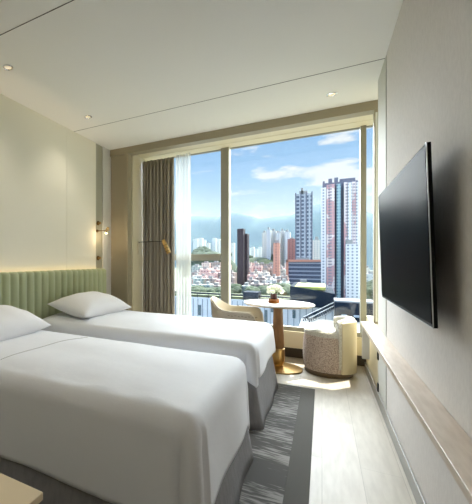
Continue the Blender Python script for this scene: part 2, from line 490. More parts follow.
def pillow(x, y, z, rz, label, L=.72, W=.46, T=.21, tilt=0, rough=1):
    bm = bmesh.new()
    def half(sgn):
        def fn(u, v):
            a, b = 2 * u - 1, 2 * v - 1
            pin = 1 - .09 * (1 - abs(a) ** 2) * abs(b) ** 3
            pin2 = 1 - .09 * (1 - abs(b) ** 2) * abs(a) ** 3
            h = ((1 - abs(a) ** 2.4) * (1 - abs(b) ** 2.4)) ** .55
            zz = sgn * T / 2 * h
            if sgn < 0: zz *= .75
            zz += .012 * noise.noise(Vector((a * 2.5 + x, b * 2.5 + y, sgn))) * h
            return (b * W / 2 * pin, a * L / 2 * pin2, zz + T * .37)
        return fn
    grid(bm, half(1), 40, 30); grid(bm, half(-1), 40, 30)
    bmesh.ops.remove_doubles(bm, verts=bm.verts, dist=.0008)
    o = obj('pillow', bm, M['pillowcase'], None, smooth=True)
    o.location = (x, y, z); o.rotation_euler = (0, tilt, rz)
    return tag(o, label, 'pillow')
pillow(-2.13, 3.28, .615, math.radians(-4), 'white pillow on the farther bed against the green headboard', L=.88, W=.50, T=.27, tilt=math.radians(10))
pillow(-2.13, 1.87, .615, math.radians(3), 'white pillow on the nearest bed, cut by the left edge of the photo', L=.88, W=.50, T=.27, tilt=math.radians(10))

# ------------------------------------------------------------------ rug
t = thing('area_rug', 'grey rug with pale streaks and a charcoal border under both beds', 'rug', (0, 0, 0))
bm = B(-2.3, -.165, .2, 3.86, .001, .009); obj('rug_field', bm, M['rug'], t)
bm = bmesh.new(); box(bm, -.165, -.055, .2, 3.92, .001, .009, bev=.002); box(bm, -2.3, -.165, 3.86, 3.92, .001, .009)
obj('rug_border', bm, M['rug_border'], t)

# ------------------------------------------------------------------ pedestal table and flowers
TX, TY = -.415, 4.50
t = thing('pedestal_table', 'round white marble table on a brown and brass pedestal by the window', 'table', (TX, TY, 0))
obj('table_top', lathe(bmesh.new(), [(0, .712), (.34, .712), (.352, .718), (.352, .728), (.346, .733), (0, .733)], 72), M['marble'], t, angle=40)
obj('top_rim', lathe(bmesh.new(), [(0, .700), (.30, .700), (.335, .706), (.338, .712), (0, .712)], 72), M['brass'], t, angle=40)
obj('column', lathe(bmesh.new(), [(0, .20), (.062, .20), (.062, .24), (.046, .68), (.046, .70), (0, .70)], 32), M['walnut'], t, angle=40)
obj('collar', lathe(bmesh.new(), [(0, .03), (.045, .03), (.050, .05), (.066, .09), (.068, .225), (.063, .228), (0, .228)], 32), M['brass'], t, angle=40)
obj('base_plate', lathe(bmesh.new(), [(0, 0), (.235, 0), (.24, .006), (.238, .016), (.10, .022), (.05, .034), (0, .034)], 64), M['brass'], t, angle=40)

VX, VY = -.455, 4.46
t = thing('flower_pot', 'small dark vase in an amber holder with white blooms on the round table', 'flowers', (VX, VY, .733))
obj('holder', lathe(bmesh.new(), [(0, 0), (.054, 0), (.058, .006), (.060, .04), (.055, .045), (.052, .04), (.05, .008), (0, .008)], 28), M['amber'], t, angle=40)
obj('vase', lathe(bmesh.new(), [(0, .008), (.030, .009), (.036, .04), (.032, .09), (.037, .105), (.032, .105), (.028, .09), (0, .085)], 28), M['vase_dark'], t, angle=40)
bs = bmesh.new(); rr = random.Random(5)
heads = []
for k in range(24):
    a = rr.uniform(0, 2 * PI); d = rr.uniform(0, .085); z = .135 + .05 * (1 - d / .085) + rr.uniform(-.018, .02)
    heads.append((d * math.cos(a), d * math.sin(a), z))
    tube(bs, [(0, 0, .08), (d * .5 * math.cos(a), d * .5 * math.sin(a), .115), heads[-1]], .002, 5)
obj('stems', bs, M['stem'], t)
for hx, hy_, hz in heads:
    bm = bmesh.new()
    for q in range(9):
        a = q * 2.4; rad = .006 + .0016 * q
        for fl in range(1):
            c = Vector((hx + rad * math.cos(a), hy_ + rad * math.sin(a), hz + .010 - .001 * q))
            v = [bm.verts.new(c + Vector(p)) for p in ((0, 0, -.008), (.012 * math.cos(a) - .007 * math.sin(a), .012 * math.sin(a) + .007 * math.cos(a), .004), (.017 * math.cos(a), .017 * math.sin(a), .010), (.012 * math.cos(a) + .007 * math.sin(a), .012 * math.sin(a) - .007 * math.cos(a), .004))]
            bm.faces.new(v)
    bmesh.ops.create_icosphere(bm, subdivisions=1, radius=.024, matrix=Matrix.Translation((hx, hy_, hz)))
    obj('bloom', bm, M['petal'], t)

# ------------------------------------------------------------------ tub chair (right)
t = thing('tub_chair', 'low rose-grey boucle tub chair with smooth cream outer back near the sill', 'chair', (.056, 4.60, 0), math.radians(0))
R_ = .235
def bodyprof(scale=1):
    return [(0, .045), (R_ * .90, .045), (R_ * .96, .07), (R_ * .995, .15), (R_ * 1.0, .25), (R_ * .985, .34), (R_ * .955, .40), (R_ * .90, .425), (0, .425)]
obj('body', lathe(bmesh.new(), bodyprof(), 64), M['boucle'], t, angle=50)
obj('seat_cushion', lathe(bmesh.new(), [(0, .40), (R_ * .90, .40), (R_ * .955, .42), (R_ * .96, .445), (R_ * .90, .468), (R_ * .6, .477), (0, .478)], 64), M['boucle_white'], t, angle=60)
bm = arc_shell(bmesh.new(), R_ - .075, R_ + .004, math.radians(-68), math.radians(72), .10, lambda q: .615 - .03 * abs(2 * q - 1) ** 3)
obj('backrest', bm, M['boucle_white'], t, angle=60)
bm = arc_shell(bmesh.new(), R_ - .02, R_ + .014, math.radians(-62), math.radians(68), .055, lambda q: .585 - .012 * abs(2 * q - 1) ** 6)
obj('outer_back_panel', bm, M['leather'], t, angle=60)
obj('chair_base', lathe(bmesh.new(), [(0, 0), (R_ * .90, 0), (R_ * .93, .01), (R_ * .93, .04), (R_ * .90, .047), (0, .047)], 48), M['base_brown'], t, angle=40)

# ------------------------------------------------------------------ curved armchair (left)
t = thing('curved_armchair', 'beige armchair with wrap-around shell and dipping arms behind the farther bed', 'chair', (-.815, 4.42, 0), math.radians(0))
def rim(q):           # high at the back (q=.5), low and rounded at the arm ends
    d = abs(2 * q - 1)
    k = .5 + .5 * math.cos(PI * min(1, d / .5)) if d < .5 else 0
    end = max(0, (d - .86) / .14)
    return .648 + .125 * k - .17 * (1 - math.sqrt(max(0, 1 - end * end)))
def ushell(bm, off, th, z0, zadd, n=80):
    """U-shaped wall open to +X; plan: half circle at the back with straight arms"""
    rad = .25; arm = .235; secs = []
    tot = PI * rad + 2 * arm
    for i in range(n + 1):
        s = tot * i / n
        if s < arm: p = Vector((arm - s, -rad)); nr = Vector((0, -1))
        elif s > tot - arm: p = Vector((s - (tot - arm), rad)); nr = Vector((0, 1))
        else:
            a = -PI / 2 - (s - arm) / rad; nr = Vector((math.cos(a), math.sin(a))); p = nr * rad
        zt = rim(i / n) + zadd
        prof = [(th / 2, z0), (th / 2, (z0 + zt) / 2), (th / 2, zt - .012), (th / 4, zt - .002), (-th / 4, zt - .002), (-th / 2, zt - .012), (-th / 2, (z0 + zt) / 2), (-th / 2, z0)]
        row = []
        for o_, z in prof:
            lean = .10 * (z - .35) * (1 if z > .35 else .4)
            q = p + nr * (o_ + off + lean); row.append(bm.verts.new((q.x, q.y, z)))
        secs.append(row)
    m = len(secs[0])
    for a, b in zip(secs, secs[1:]):
        for k in range(m): bm.faces.new((a[k], a[(k + 1) % m], b[(k + 1) % m], b[k]))
    bm.faces.new(secs[0]); bm.faces.new(secs[-1][::-1])
    return bm
obj('inner_shell', ushell(bmesh.new(), 0, .022, .22, 0), M['shell'], t, angle=50)
obj('outer_shell', ushell(bmesh.new(), .019, .014, .20, -.012), M['shell_out'], t, angle=50)
bm = bmesh.new()
for k in range(9): box(bm, -.06 + k * .035, -.040 + k * .035, -.304, -.297, .600 - .006 * (k % 2), .606 - .006 * (k % 2))
obj('stitching', bm, M['base_brown'], t)
bm = B(-.20, .24, -.225, .225, .36, .455, bev=.035, seg=4); obj('seat', bm, M['shell'], t, angle=50)
obj('seat_frame', B(-.21, .24, -.235, .235, .22, .36, bev=.02), M['shell_out'], t)
for px in (-.15, .2):
    for py in (-.19, .19):
        obj('leg', tube(bmesh.new(), [(px, py, .24), (px * 1.12, py * 1.1, 0)], [.02, .012], 12), M['walnut'], t)

# ------------------------------------------------------------------ television
t = thing('television', 'large flat black television mounted high on the grey wall', 'television', (.329, 2.372, 1.30))
t.rotation_euler = (0, math.radians(-1.6), math.radians(.0))
hl, hh = .642, .334
obj('screen', B(-.006, .0, -hl + .008, hl - .008, -hh + .014, hh - .008), M['screen'], t)
bm = bmesh.new(); box(bm, -.004, .010, -hl, hl, -hh, hh, bev=.002); obj('housing', bm, M['black'], t)
bm = bmesh.new()
for a, b, c_, d in ((-hl - .001, hl + .001, -hh - .001, -hh + .002), (-hl - .001, -hl + .001, -hh, hh)):
    box(bm, -.0045, -.0015, a, b, c_, d)
obj('bezel_edge', bm, M['silver_edge'], t)
obj('rear_cover', B(.009, .05, -.40, .40, -.24, .10, bev=.008), M['black'], t)
obj('wall_bracket', B(.05, .070, -.18, .18, -.12, .12), M['black'], t)

# ------------------------------------------------------------------ ledge along the right wall
t = thing('wall_ledge', 'long pale wood ledge fixed along the right wall below the television', 'shelf', (0, 0, 0))
obj('ledge_top', B(.308, XR - .001, YB + .01, 4.20, .605, .635, bev=.002), M['ledge'], t)
obj('end_panel', B(.316, .372, 4.165, 4.195, .29, .605, bev=.002), M['ceiling'], t)
g = bmesh.new()
for z in (.09, .36): box(g, XR - .008, XR + .001, 3.86, 3.90, z, z + .07, bev=.001)
t = obj('panel_hinge', g, M['black']); t['kind'] = 'structure'; t.name = 'trim_10'

# ------------------------------------------------------------------ cream side table, lower left corner
t = thing('side_table', 'cream topped side table cut by the lower left corner of the photo', 'table', (-1.02, .575, 0))
obj('table_top', B(-.30, .30, -.27, .27, .475, .50, bev=.003), M['table_cream'], t)
obj('apron', B(-.28, .28, -.25, .25, .44, .472), M['dark_skirt'], t)
for px in (-.26, .26):
    for py in (-.23, .23): obj('leg', B(px - .018, px + .018, py - .018, py + .018, .009, .44), M['dark_skirt'], t)

# ------------------------------------------------------------------ lamps
def reading_lamp(loc, label):
    t = thing('reading_lamp', label, 'wall lamp', loc)
    obj('back_plate', tube(bmesh.new(), [(0.001, 0, 0), (.014, 0, 0)], .020, 20), M['dark_brass'], t, angle=40)
    obj('arm', tube(bmesh.new(), [(.014, 0, 0), (.150, .01, .0)], .0055, 12), M['dark_brass'], t, angle=40)
    obj('lamp_head', tube(bmesh.new(), [(.167, .004, .042), (.150, .01, 0), (.138, .014, -.022)], [.017, .021, .023], 20), M['brass'], t, angle=40)
    obj('bulb', tube(bmesh.new(), [(.1385, .014, -.021), (.1315, .016, -.040)], [.017, .012], 16), M['bulb'], t, angle=40)
    return t
reading_lamp((XL - .01, 4.04, 1.595), 'small brass reading lamp lit at the mirror strip above the headboard')
for z, lb in ((1.70, 'small round brass fitting above the lit reading lamp'), (1.235, 'small round brass fitting below the lit reading lamp')):
    t = thing('wall_fitting', lb, 'fitting', (XL - .01, 4.06, z))
    obj('rosette', tube(bmesh.new(), [(.001, 0, 0), (.012, 0, 0)], .030, 20), M['dark_brass'], t, angle=40)
    obj('knob', tube(bmesh.new(), [(.012, 0, 0), (.045, 0, 0)], [.013, .016], 16), M['brass'], t, angle=40)

t = thing('swing_arm_lamp', 'brass cylinder lamp on a thin dark arm in front of the taupe curtain', 'wall lamp', (-2.22, 4.66, 1.465))
obj('back_plate', B(0, .012, -.014, .014, -.17, .01, bev=.003), M['frame_cream'], t)
obj('arm', tube(bmesh.new(), [(.010, 0, -.005), (.05, 0, .0), (.405, .0, .0)], .004, 10), M['black'], t)
obj('lamp_head', tube(bmesh.new(), [(.385, 0, .02), (.402, 0, -.02), (.465, 0, -.165)], [.022, .027, .030], 24), M['brass'], t, angle=40)
bm = bmesh.new()
for k in range(3):
    p = Vector((.402, 0, -.02)).lerp(Vector((.465, 0, -.165)), .2 + .28 * k); q = p + Vector((.063, 0, -.145)) * .04
    tube(bm, [p, q], .0312, 24)
obj('rings', bm, M['dark_brass'], t, angle=40)

# downlights: visible ones first, then ones added out of view as fill light
DL = [(-2.115, 2.05), (-2.12, 3.22), (.078, 3.995), (-2.115, .88), (-2.115, -.3), (-.3, .2), (-1.2, -.9), (-.3, -1.4), (-1.2, .2)]
names = ['recessed chrome downlight nearest the left edge of the ceiling', 'recessed chrome downlight over the farther bed', 'recessed chrome downlight near the window head']
for i, (x, y) in enumerate(DL):
    t = thing('downlight', names[i] if i < 3 else 'added chrome downlight out of view, fill light for the room', 'ceiling light', (x, y, H), group=None if i < 3 else 'added fill downlights out of view')
    obj('ring', lathe(bmesh.new(), [(.042, 0), (.042, -.006), (.034, -.010), (.028, -.004), (.028, 0)], 32), M['chrome'], t, angle=40)
    obj('lens', lathe(bmesh.new(), [(0, -.012), (.014, -.011), (.027, -.003), (.027, 0), (0, 0)], 24), M['dl_bulb'], t, angle=60)

def lamp(kind, name, loc, power, colr, size=.05, rot=None, spot=None, blend=.6):
    d = bpy.data.lights.new(name, kind); d.energy = power; d.color = colr
    if kind in ('POINT', 'SPOT'): d.shadow_soft_size = size
    if kind == 'SPOT': d.spot_size = math.radians(spot); d.spot_blend = blend
    o = bpy.data.objects.new(name, d); o.location = loc
    if rot: o.rotation_euler = rot
    link(o); return o
WARM = (1, .92, .80); NEUT = (1, .97, .93)
for i, (x, y) in enumerate(DL):
    if i == 2: continue
    P_ = 10 if i < 2 else (11 if i < 5 else 3)  # beams beyond the visible pair come from the added fill fixtures
    lamp('SPOT', 'downlight_beam', (x, y, H - .02), P_, WARM if i < 2 else NEUT, .04, (0, 0, 0), 120, .8)
lamp('POINT', 'reading_bulb', (XL + .125, 4.055, 1.51), .9, (1, .75, .45), .015)

# warm light strip behind the top of the headboard
d = bpy.data.lights.new('headboard_strip', 'AREA'); d.shape = 'RECTANGLE'; d.size = .012; d.size_y = 3.9
d.energy = 5; d.color = (1, .72, .42)
o = bpy.data.objects.new('headboard_strip', d); o.location = (XL + .012, 2.15, 1.02); o.rotation_euler = (0, PI, 0); link(o)

# ------------------------------------------------------------------ the city
G0 = -34.0
M['fa_brown'] = facade('dark_brown_tower', (56, 44, 54), (40, 32, 42), 3, 3.2, .4, .5)
M['fa_white'] = facade('white_tower', (198, 204, 208), (150, 165, 176), 4, 3.0, .35, .5)
M['fa_cream'] = facade('cream_tower', (212, 210, 204), (160, 168, 172), 3.6, 3.0, .4, .5)
M['fa_salmon'] = facade('salmon_tower', (206, 150, 132), (140, 104, 98), 3.2, 3.0, .4, .5)
M['fa_red'] = facade('red_brown_tower', (154, 104, 98), (110, 76, 78), 4, 3, .4, .5)
M['fa_slate'] = facade('slate_blue_tower', (176, 186, 198), (84, 98, 120), 5.4, 5.2, .62, .6)
M['fa_office'] = facade('office_glass', (150, 160, 176), (58, 74, 100), 60, 3.6, .999, .68)
M['fa_pink'] = facade('pink_white_tower', (232, 218, 218), (150, 146, 160), 2.6, 2.3, .45, .5, wall2=(206, 160, 164))
M['fa_pw'] = facade('white_bay_tower', (226, 226, 232), (136, 144, 160), 2.6, 2.3, .42, .5)
M['fa_blue'] = facade('teal_blue_bay', (166, 198, 204), (96, 122, 148), 2.4, 2.3, .6, .6)
M['fa_low1'] = facade('pink_low_block', (222, 184, 178), (150, 116, 118), 3.4, 3.1, .5, .45, wall2=(232, 214, 206))
M['fa_low2'] = facade('pale_low_block', (226, 222, 214), (120, 116, 122), 3.2, 3.1, .5, .45, wall2=(206, 170, 164))
M['fa_low3'] = facade('brown_low_block', (164, 148, 142), (110, 104, 108), 3.6, 3.3, .5, .5)
M['fa_low4'] = facade('grey_low_block', (176, 184, 182), (110, 128, 132), 3.6, 3.3, .5, .45, wall2=(146, 160, 156))
M['roofgrey'] = mat('roof_grey', (150, 152, 152), .9)
M['salmon_plain'] = mat('salmon_stone', (196, 142, 124), .8)
M['slate_plain'] = mat('slate_recess', (104, 110, 128), .7)
M['tree'] = mat('tree_crowns', (58, 74, 58), .95, rgb2=(78, 92, 70), cscale=.12)
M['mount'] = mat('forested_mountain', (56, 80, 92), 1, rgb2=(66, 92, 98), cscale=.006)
M['ground'] = mat('city_ground', (128, 132, 124), .95, rgb2=(110, 124, 100), cscale=.03)
M['navy'] = mat('navy_cladding', (16, 34, 50), .9, spec=.1)
M['white_clad'] = mat('white_cladding', (172, 186, 196), .6)
M['clad_line'] = mat('blue_grey_joint', (84, 104, 118), .6)
M['teal_win'] = mat('dark_teal_window', (26, 70, 86), .25)
M['greenroof'] = mat('roof_garden', (108, 120, 84), .95, rgb2=(74, 84, 60), cscale=1.2)
M['gravel'] = mat('pale_roof', (128, 134, 138), .9)
M['steel'] = mat('grey_steel', (120, 130, 138), .5, .4)
M['yellowgreen'] = mat('yellow_green_planting', (190, 190, 100), .95, rgb2=(150, 160, 90), cscale=2)

o = struct('ground', B(-2600, 2600, 30, 3600, G0 - 1, G0), M['ground'])

def tower(name, x0, x1, yt, Y, dep, m, label, cat='building', steps=None, crown=None, group=None, rz=0):
    """x0..x1, yt measured on the photograph's frame at distance Y; rises from the ground"""
    X0, zt = at(x0, yt, Y); X1, _ = at(x1, yt, Y)
    t = thing(name, label, cat, ((X0 + X1) / 2, Y, G0), rz, group)
    hw = (X1 - X0) / 2; h = zt - G0
    obj('wall', B(-hw, hw, 0, dep, 0, h), m, t)
    if crown:
        bm = bmesh.new()
        for a, b, dz in crown: box(bm, -hw + 2 * hw * a, -hw + 2 * hw * b, dep * .2, dep * .8, h, h + dz)
        obj('roof_block', bm, M['roofgrey'], t)
    else:
        bm = bmesh.new(); box(bm, -hw * .5, hw * .3, dep * .3, dep * .7, h, h + 2.5); obj('roof_block', bm, M['roofgrey'], t)
    return t, hw, h

tower('brown_tower', 237.2, 243.3, 229, 430, 12, M['fa_brown'], 'tall dark brown slab tower right of the grey mullion', crown=[(.05, .95, .5)])
tower('brown_tower', 243.3, 247.4, 234, 440, 12, M['fa_brown'], 'slightly lower dark tower joined to the brown slab tower', crown=[(.05, .95, .5)])
# white cluster
for i, (a, b, yt, Y) in enumerate(((262, 266.5, 233, 640), (266.5, 270.5, 229.5, 630), (270.5, 276, 231, 650), (276, 280, 233, 640), (280, 284.5, 231, 660), (284.5, 290, 232, 650))):
    tower('residential_tower', a, b, yt, Y, 18, M['fa_white'] if i % 2 else M['fa_cream'], ['leftmost tower of the white cluster behind the salmon tower', 'tallest tower of the white cluster, second from its left', 'third tower from the left in the white cluster', 'fourth tower from the left in the white cluster', 'fifth tower from the left in the white cluster', 'rightmost tower of the white cluster beside the red-brown tower'][i], crown=[(.2, .6, 4)])
tower('slim_tower', 273.2, 279.3, 243, 430, 10, M['fa_salmon'], 'slim salmon coloured tower standing before the white cluster', crown=[(.1, .9, 3)])
tower('residential_tower', 287.5, 296.5, 239, 600, 18, M['fa_red'], 'red-brown tower left of the tall slate skyscraper')
# slate skyscraper with vertical ribs
t, hw, h = tower('skyscraper', 295.8, 312, 194.5, 560, 26, M['fa_slate'], 'tall slate blue skyscraper with a small crown left of the pink tower', crown=[(.2, .72, 5), (.3, .46, 9)])
bm = bmesh.new()
for a in (-1, -.36, .3, 1): box(bm, hw * a - .7, hw * a + .7, -1.2, 0, 0, h + 2)
obj('rib', bm, M['slate_plain'], t)
tower('residential_tower', 312.4, 320.5, 240, 640, 16, M['fa_cream'], 'pale tower between the slate skyscraper and the pink tower', crown=[(.3, .7, 5)])
# office block with salmon frame
t, hw, h = tower('office_block', 287.5, 321, 260.5, 380, 24, M['fa_office'], 'low glass office block with a salmon frame below the skyscraper')
bm = bmesh.new()
box(bm, -hw - 1.2, hw, -1.5, 0, h - 1.2, h + .8); box(bm, -hw - 1.2, -hw + .8, -1.5, 24, 0, h + .8)
obj('stone_frame', bm, M['salmon_plain'], t)
# great pink and white tower: bays and recesses
X0, zt = at(321, 184, 330); X1, _ = at(360, 184, 330)
t = thing('residential_tower', 'largest tower, pink and white apartment bays with balconies, before the right mullion', 'building', ((X0 + X1) / 2, 330, G0))
hw = (X1 - X0) / 2; h = zt - G0
obj('core', B(-hw + 1, hw - 1, 4, 26, 0, h + 1), M['slate_plain'], t)
bays = [(0, .14, 186, 'fa_pw', 0), (.15, .235, 184, 'fa_pink', -1.0), (.24, .36, 184, 'fa_pink', -2.2), (.41, .52, 184, 'fa_blue', -.6), (.60, .68, 183, 'fa_pink', -1.6), (.69, .80, 184, 'fa_pw', -2.4), (.81, .89, 183, 'fa_pink', -1.0), (.90, 1, 184, 'fa_pw', 0)]
for a, b, yt, mm, dy in bays:
    _, z_ = at(340, yt, 330)
    obj('bay', B(-hw + 2 * hw * a, -hw + 2 * hw * b, dy, 8, 0, z_ - G0), M[mm], t)
bm = bmesh.new()
for a, b, dz in ((.2, .30, 3.5), (.36, .46, 4), (.5, .9, 2.5), (.05, .1, 2)): box(bm, -hw + 2 * hw * a, -hw + 2 * hw * b, 6, 16, h, h + dz + 1)
obj('roof_block', bm, M['slate_plain'], t)
# lower pale wing in front with stepped balconies
t, hw2, h2 = tower('residential_tower', 346, 360, 244, 316, 9, M['fa_pw'], 'lower white wing standing against the largest tower', crown=[(0, .5, 3)])
tower('residential_tower', 366, 378, 274, 400, 14, M['fa_white'], 'white block seen right of the right mullion')
tower('residential_tower', 366, 370, 268, 520, 14, M['fa_cream'], 'thin pale block seen right of the right mullion behind the white one')
# distant towers
far = [(193, 197, 239), (197.5, 202, 238), (202.5, 205, 240), (206, 209, 243), (212, 215.5, 238), (216, 219.5, 239), (220, 224, 240), (231, 234, 243), (247.5, 250.5, 248), (251, 254, 247), (254.5, 257.5, 249), (258, 261.5, 247)]
for i, (a, b, yt) in enumerate(far):
    left = i < 8
    tower('distant_tower', a, b, yt, 1050 + (i % 3) * 25, 18, M['fa_cream'] if i % 2 else M['fa_white'], 'hazy white tower in the distance seen left of the brown tower' if left else 'hazy white tower in the distance between the brown tower and white cluster', group='distant towers left of the brown tower' if left else 'distant towers right of the brown tower')
# low blocks
low = random.Random(11)
lows = []
for row, (Y, y0, y1) in enumerate(((560, 262, 266), (500, 265, 269), (440, 268, 273), (390, 272, 277), (350, 277, 281), (318, 282, 286))):
    x = 191 + low.uniform(0, 3)
    while x < 286:
        w_ = low.uniform(5, 10)
        if not (x < 237 < x + w_ or 221 < x < 229 and x + w_ < 231):
            lows.append((x, x + w_, low.uniform(y0, y1), Y + low.uniform(-12, 12)))
        x += w_ + low.uniform(.4, 2.2)
for i, (a, b, yt, Y) in enumerate(lows):
    tower('low_rise_block', a, b, yt, Y, 14, M[('fa_low1', 'fa_low2', 'fa_low4', 'fa_low3', 'fa_low3', 'fa_low1')[low.randrange(6)] if Y > 335 else ('fa_low4', 'fa_low3')[low.randrange(2)]], 'low apartment block in the dense district below the hills', group='low blocks of the dense district')
for i, (a, b, yt, Y) in enumerate(((281, 287, 276, 350), (296, 312, 283, 330), (250, 262, 284, 300))):
    tower('podium_block', a, b, yt, Y, 12, M['fa_low3'], ['small brown block beside the salmon slim tower', 'low brown podium in front of the glass office block', 'flat dark podium behind the nearby white roof'][i])

# tree masses
def trees(name, x0, x1, yt, yb, Y, dy, n, rad, label, seed, mar=20):
    rn = random.Random(seed); bm = bmesh.new()
    X0, zt = at(x0, yt, Y); X1, _ = at(x1, yt, Y); _, zb = at(x0, yb, Y)
    for k in range(n):
        u = rn.random(); x = X0 + (X1 - X0) * u; v = rn.random()
        z = zb + (zt - zb) * v * (.6 + .4 * math.sin(u * 5 + seed)); r = rad * rn.uniform(.6, 1.3)
        mt = Matrix.Translation((x, Y + dy * v, z)) @ Matrix.Diagonal((r, r, r * .8, 1))
        bmesh.ops.create_icosphere(bm, subdivisions=2, radius=1, matrix=mt)
    # hill body carrying the crowns
    for v in bm.verts: v.co += Vector([noise.noise(v.co * .35 + Vector((k * 9, 0, 0))) for k in range(3)]) * rad * .35
    nb = 24
    def hf(u, v):
        x = X0 - mar + (X1 - X0 + 2 * mar) * u
        return (x, Y - 10 + (dy + 40) * v, G0 + (zt - G0 - rad) * math.sin(PI * u) ** .4 * math.sin(PI * min(1, v * 1.1)) ** .5)
    grid(bm, hf, nb, 10)
    o = obj(name, bm, M['tree'], None, smooth=True)
    return tag(o, label, 'trees', kind='stuff')
trees('wooded_hill', 190, 224, 248, 258, 760, 60, 150, 7, 'dark wooded hill below the distant towers, seen left of the mullion', 1)
trees('wooded_hill', 243, 268, 253, 272, 600, 50, 160, 6, 'wooded slope right of the brown tower below the white cluster', 2)
trees('tree_row', 190, 236, 286, 292, 296, 14, 120, 3.2, 'row of trees behind the nearby roof, left part of the view', 3, 6)
trees('tree_row', 247, 290, 286.5, 292, 286, 14, 110, 3.2, 'row of trees behind the nearby roof around the flower vase', 4, 4)
trees('tree_row', 371, 380, 283, 292, 260, 14, 30, 3.2, 'trees right of the right mullion', 5, 2)

# mountains
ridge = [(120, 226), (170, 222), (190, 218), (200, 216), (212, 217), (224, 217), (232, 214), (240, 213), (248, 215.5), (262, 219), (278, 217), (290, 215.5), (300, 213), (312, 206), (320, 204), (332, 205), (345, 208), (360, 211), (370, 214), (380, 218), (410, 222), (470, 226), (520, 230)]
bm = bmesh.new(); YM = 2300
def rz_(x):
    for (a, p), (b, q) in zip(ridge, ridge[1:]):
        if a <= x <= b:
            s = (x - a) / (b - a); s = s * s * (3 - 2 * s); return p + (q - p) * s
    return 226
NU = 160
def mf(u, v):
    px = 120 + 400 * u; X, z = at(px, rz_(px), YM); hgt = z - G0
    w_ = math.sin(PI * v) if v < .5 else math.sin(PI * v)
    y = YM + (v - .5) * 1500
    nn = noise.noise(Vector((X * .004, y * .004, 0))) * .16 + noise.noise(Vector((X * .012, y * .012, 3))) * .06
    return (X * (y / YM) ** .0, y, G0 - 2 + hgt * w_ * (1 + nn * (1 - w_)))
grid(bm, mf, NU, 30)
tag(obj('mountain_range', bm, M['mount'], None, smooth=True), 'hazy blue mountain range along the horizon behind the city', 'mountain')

# near buildings below the window
def near():
    Y = 40
    X0, zt = at(192, 297, Y); X1, _ = at(345, 297, Y)
    t = thing('white_clad_building', 'nearby white building with narrow dark windows just below the window', 'building', ((X0 + X1) / 2, Y, G0))
    hw = (X1 - X0) / 2 + 3; h = zt - G0
    obj('wall', B(-hw, hw, 0, 5, 0, h), M['white_clad'], t)
    bm = bmesh.new(); x = -hw
    while x < hw:
        box(bm, x, x + .05, -.04, .01, h - 9, h - .15); x += .52
    obj('cladding_joint', bm, M['clad_line'], t)
    ctr = (X0 + X1) / 2
    for (a, b, y0, y1) in ((198, 201, 305, 315), (211.5, 214, 305, 315), (264.5, 267.5, 310, 322), (271, 273.5, 303, 312), (276, 278.5, 303, 318), (292.5, 295.5, 310, 318), (237, 239, 305, 313), (303, 305.5, 322, 330), (314, 317, 311, 320)):
        xa, za = at(a, y1, Y); xb, zb = at(b, y0, Y)
        obj('window', B(xa - ctr, xb - ctr, -.08, .02, za - G0, zb - G0), M['teal_win'], t)
    obj('roof_planting', B(-hw + .2, hw - .2, .25, 4.6, h, h + .22), M['greenroof'], t)
    bm = bmesh.new()
    box(bm, -hw, hw, -.04, .12, h + .38, h + .56); box(bm, -hw, hw, .02, .06, h + .22, h + .28)
    x = -hw
    while x < hw: box(bm, x, x + .05, 0, .06, h, h + .5); x += 1.2
    obj('railing', bm, M['navy'], t)
near()
def navy_block(x0, x1, yt, yb, Y, dep, label, extra=None, drop=None):
    X0, zt = at(x0, yt, Y); X1, _ = at(x1, yt, Y); _, zb = at(x0, yb, Y)
    t = thing('roof_structure', label, 'building', ((X0 + X1) / 2, Y, zb)); hw = (X1 - X0) / 2
    bm = bmesh.new(); vs = box(bm, -hw, hw, 0, dep, 0, zt - zb)
    if drop:
        for v in bm.verts:
            if v.co.z > .01 and v.co.x > 0: v.co.z -= drop
    obj('wall', bm, M['navy'], t)
    if extra: extra(t, hw, zt - zb, dep)
    return t
navy_block(243, 258, 292, 299, 39.5, 2.2, 'small black roof box behind the round table edge, left of the flowers')
def planter(t, hw, h, dep):
    obj('planting', B(-hw * .8, hw * .6, .4, dep - .4, h - .3, h - .25 + .2), M['yellowgreen'], t)
navy_block(290, 335, 286, 306, 37, 7, 'dark navy slanting roof parapet behind the round table', planter, drop=.55)
def slots(t, hw, h, dep):
    bm = bmesh.new()
    for k in range(3): box(bm, -hw + hw * (.35 + k * .62), -hw + hw * (.62 + k * .62), -.12, .02, h * .40, h * .49)
    obj('light_slot', bm, M['white_clad'], t)
    obj('roof_slab', B(-hw, hw, 0, dep, h, h + .12), M['gravel'], t)
navy_block(334.5, 375, 302, 325, 33, 2.4, 'dark navy plant room with pale slots above the tub chair', slots)
# white roof and walls beneath the plant room
Xa, za = at(300, 323, 30); Xb, _ = at(392, 323, 30)
t = thing('white_roof_building', 'low white roof just above the sill behind the tub chair', 'building', ((Xa + Xb) / 2, 24, G0))
obj('roof', B(-(Xb - Xa) / 2, (Xb - Xa) / 2, 0, 8.8, 0, za - G0), M['gravel'], t)
bm = bmesh.new(); hw = (Xb - Xa) / 2
x = -hw
while x < hw: box(bm, x, x + .06, -.02, .04, za - G0, za - G0 + .3); x += .42
box(bm, -hw, hw, -.02, .04, za - G0 + .3, za - G0 + .36)
obj('railing', bm, M['steel'], t)
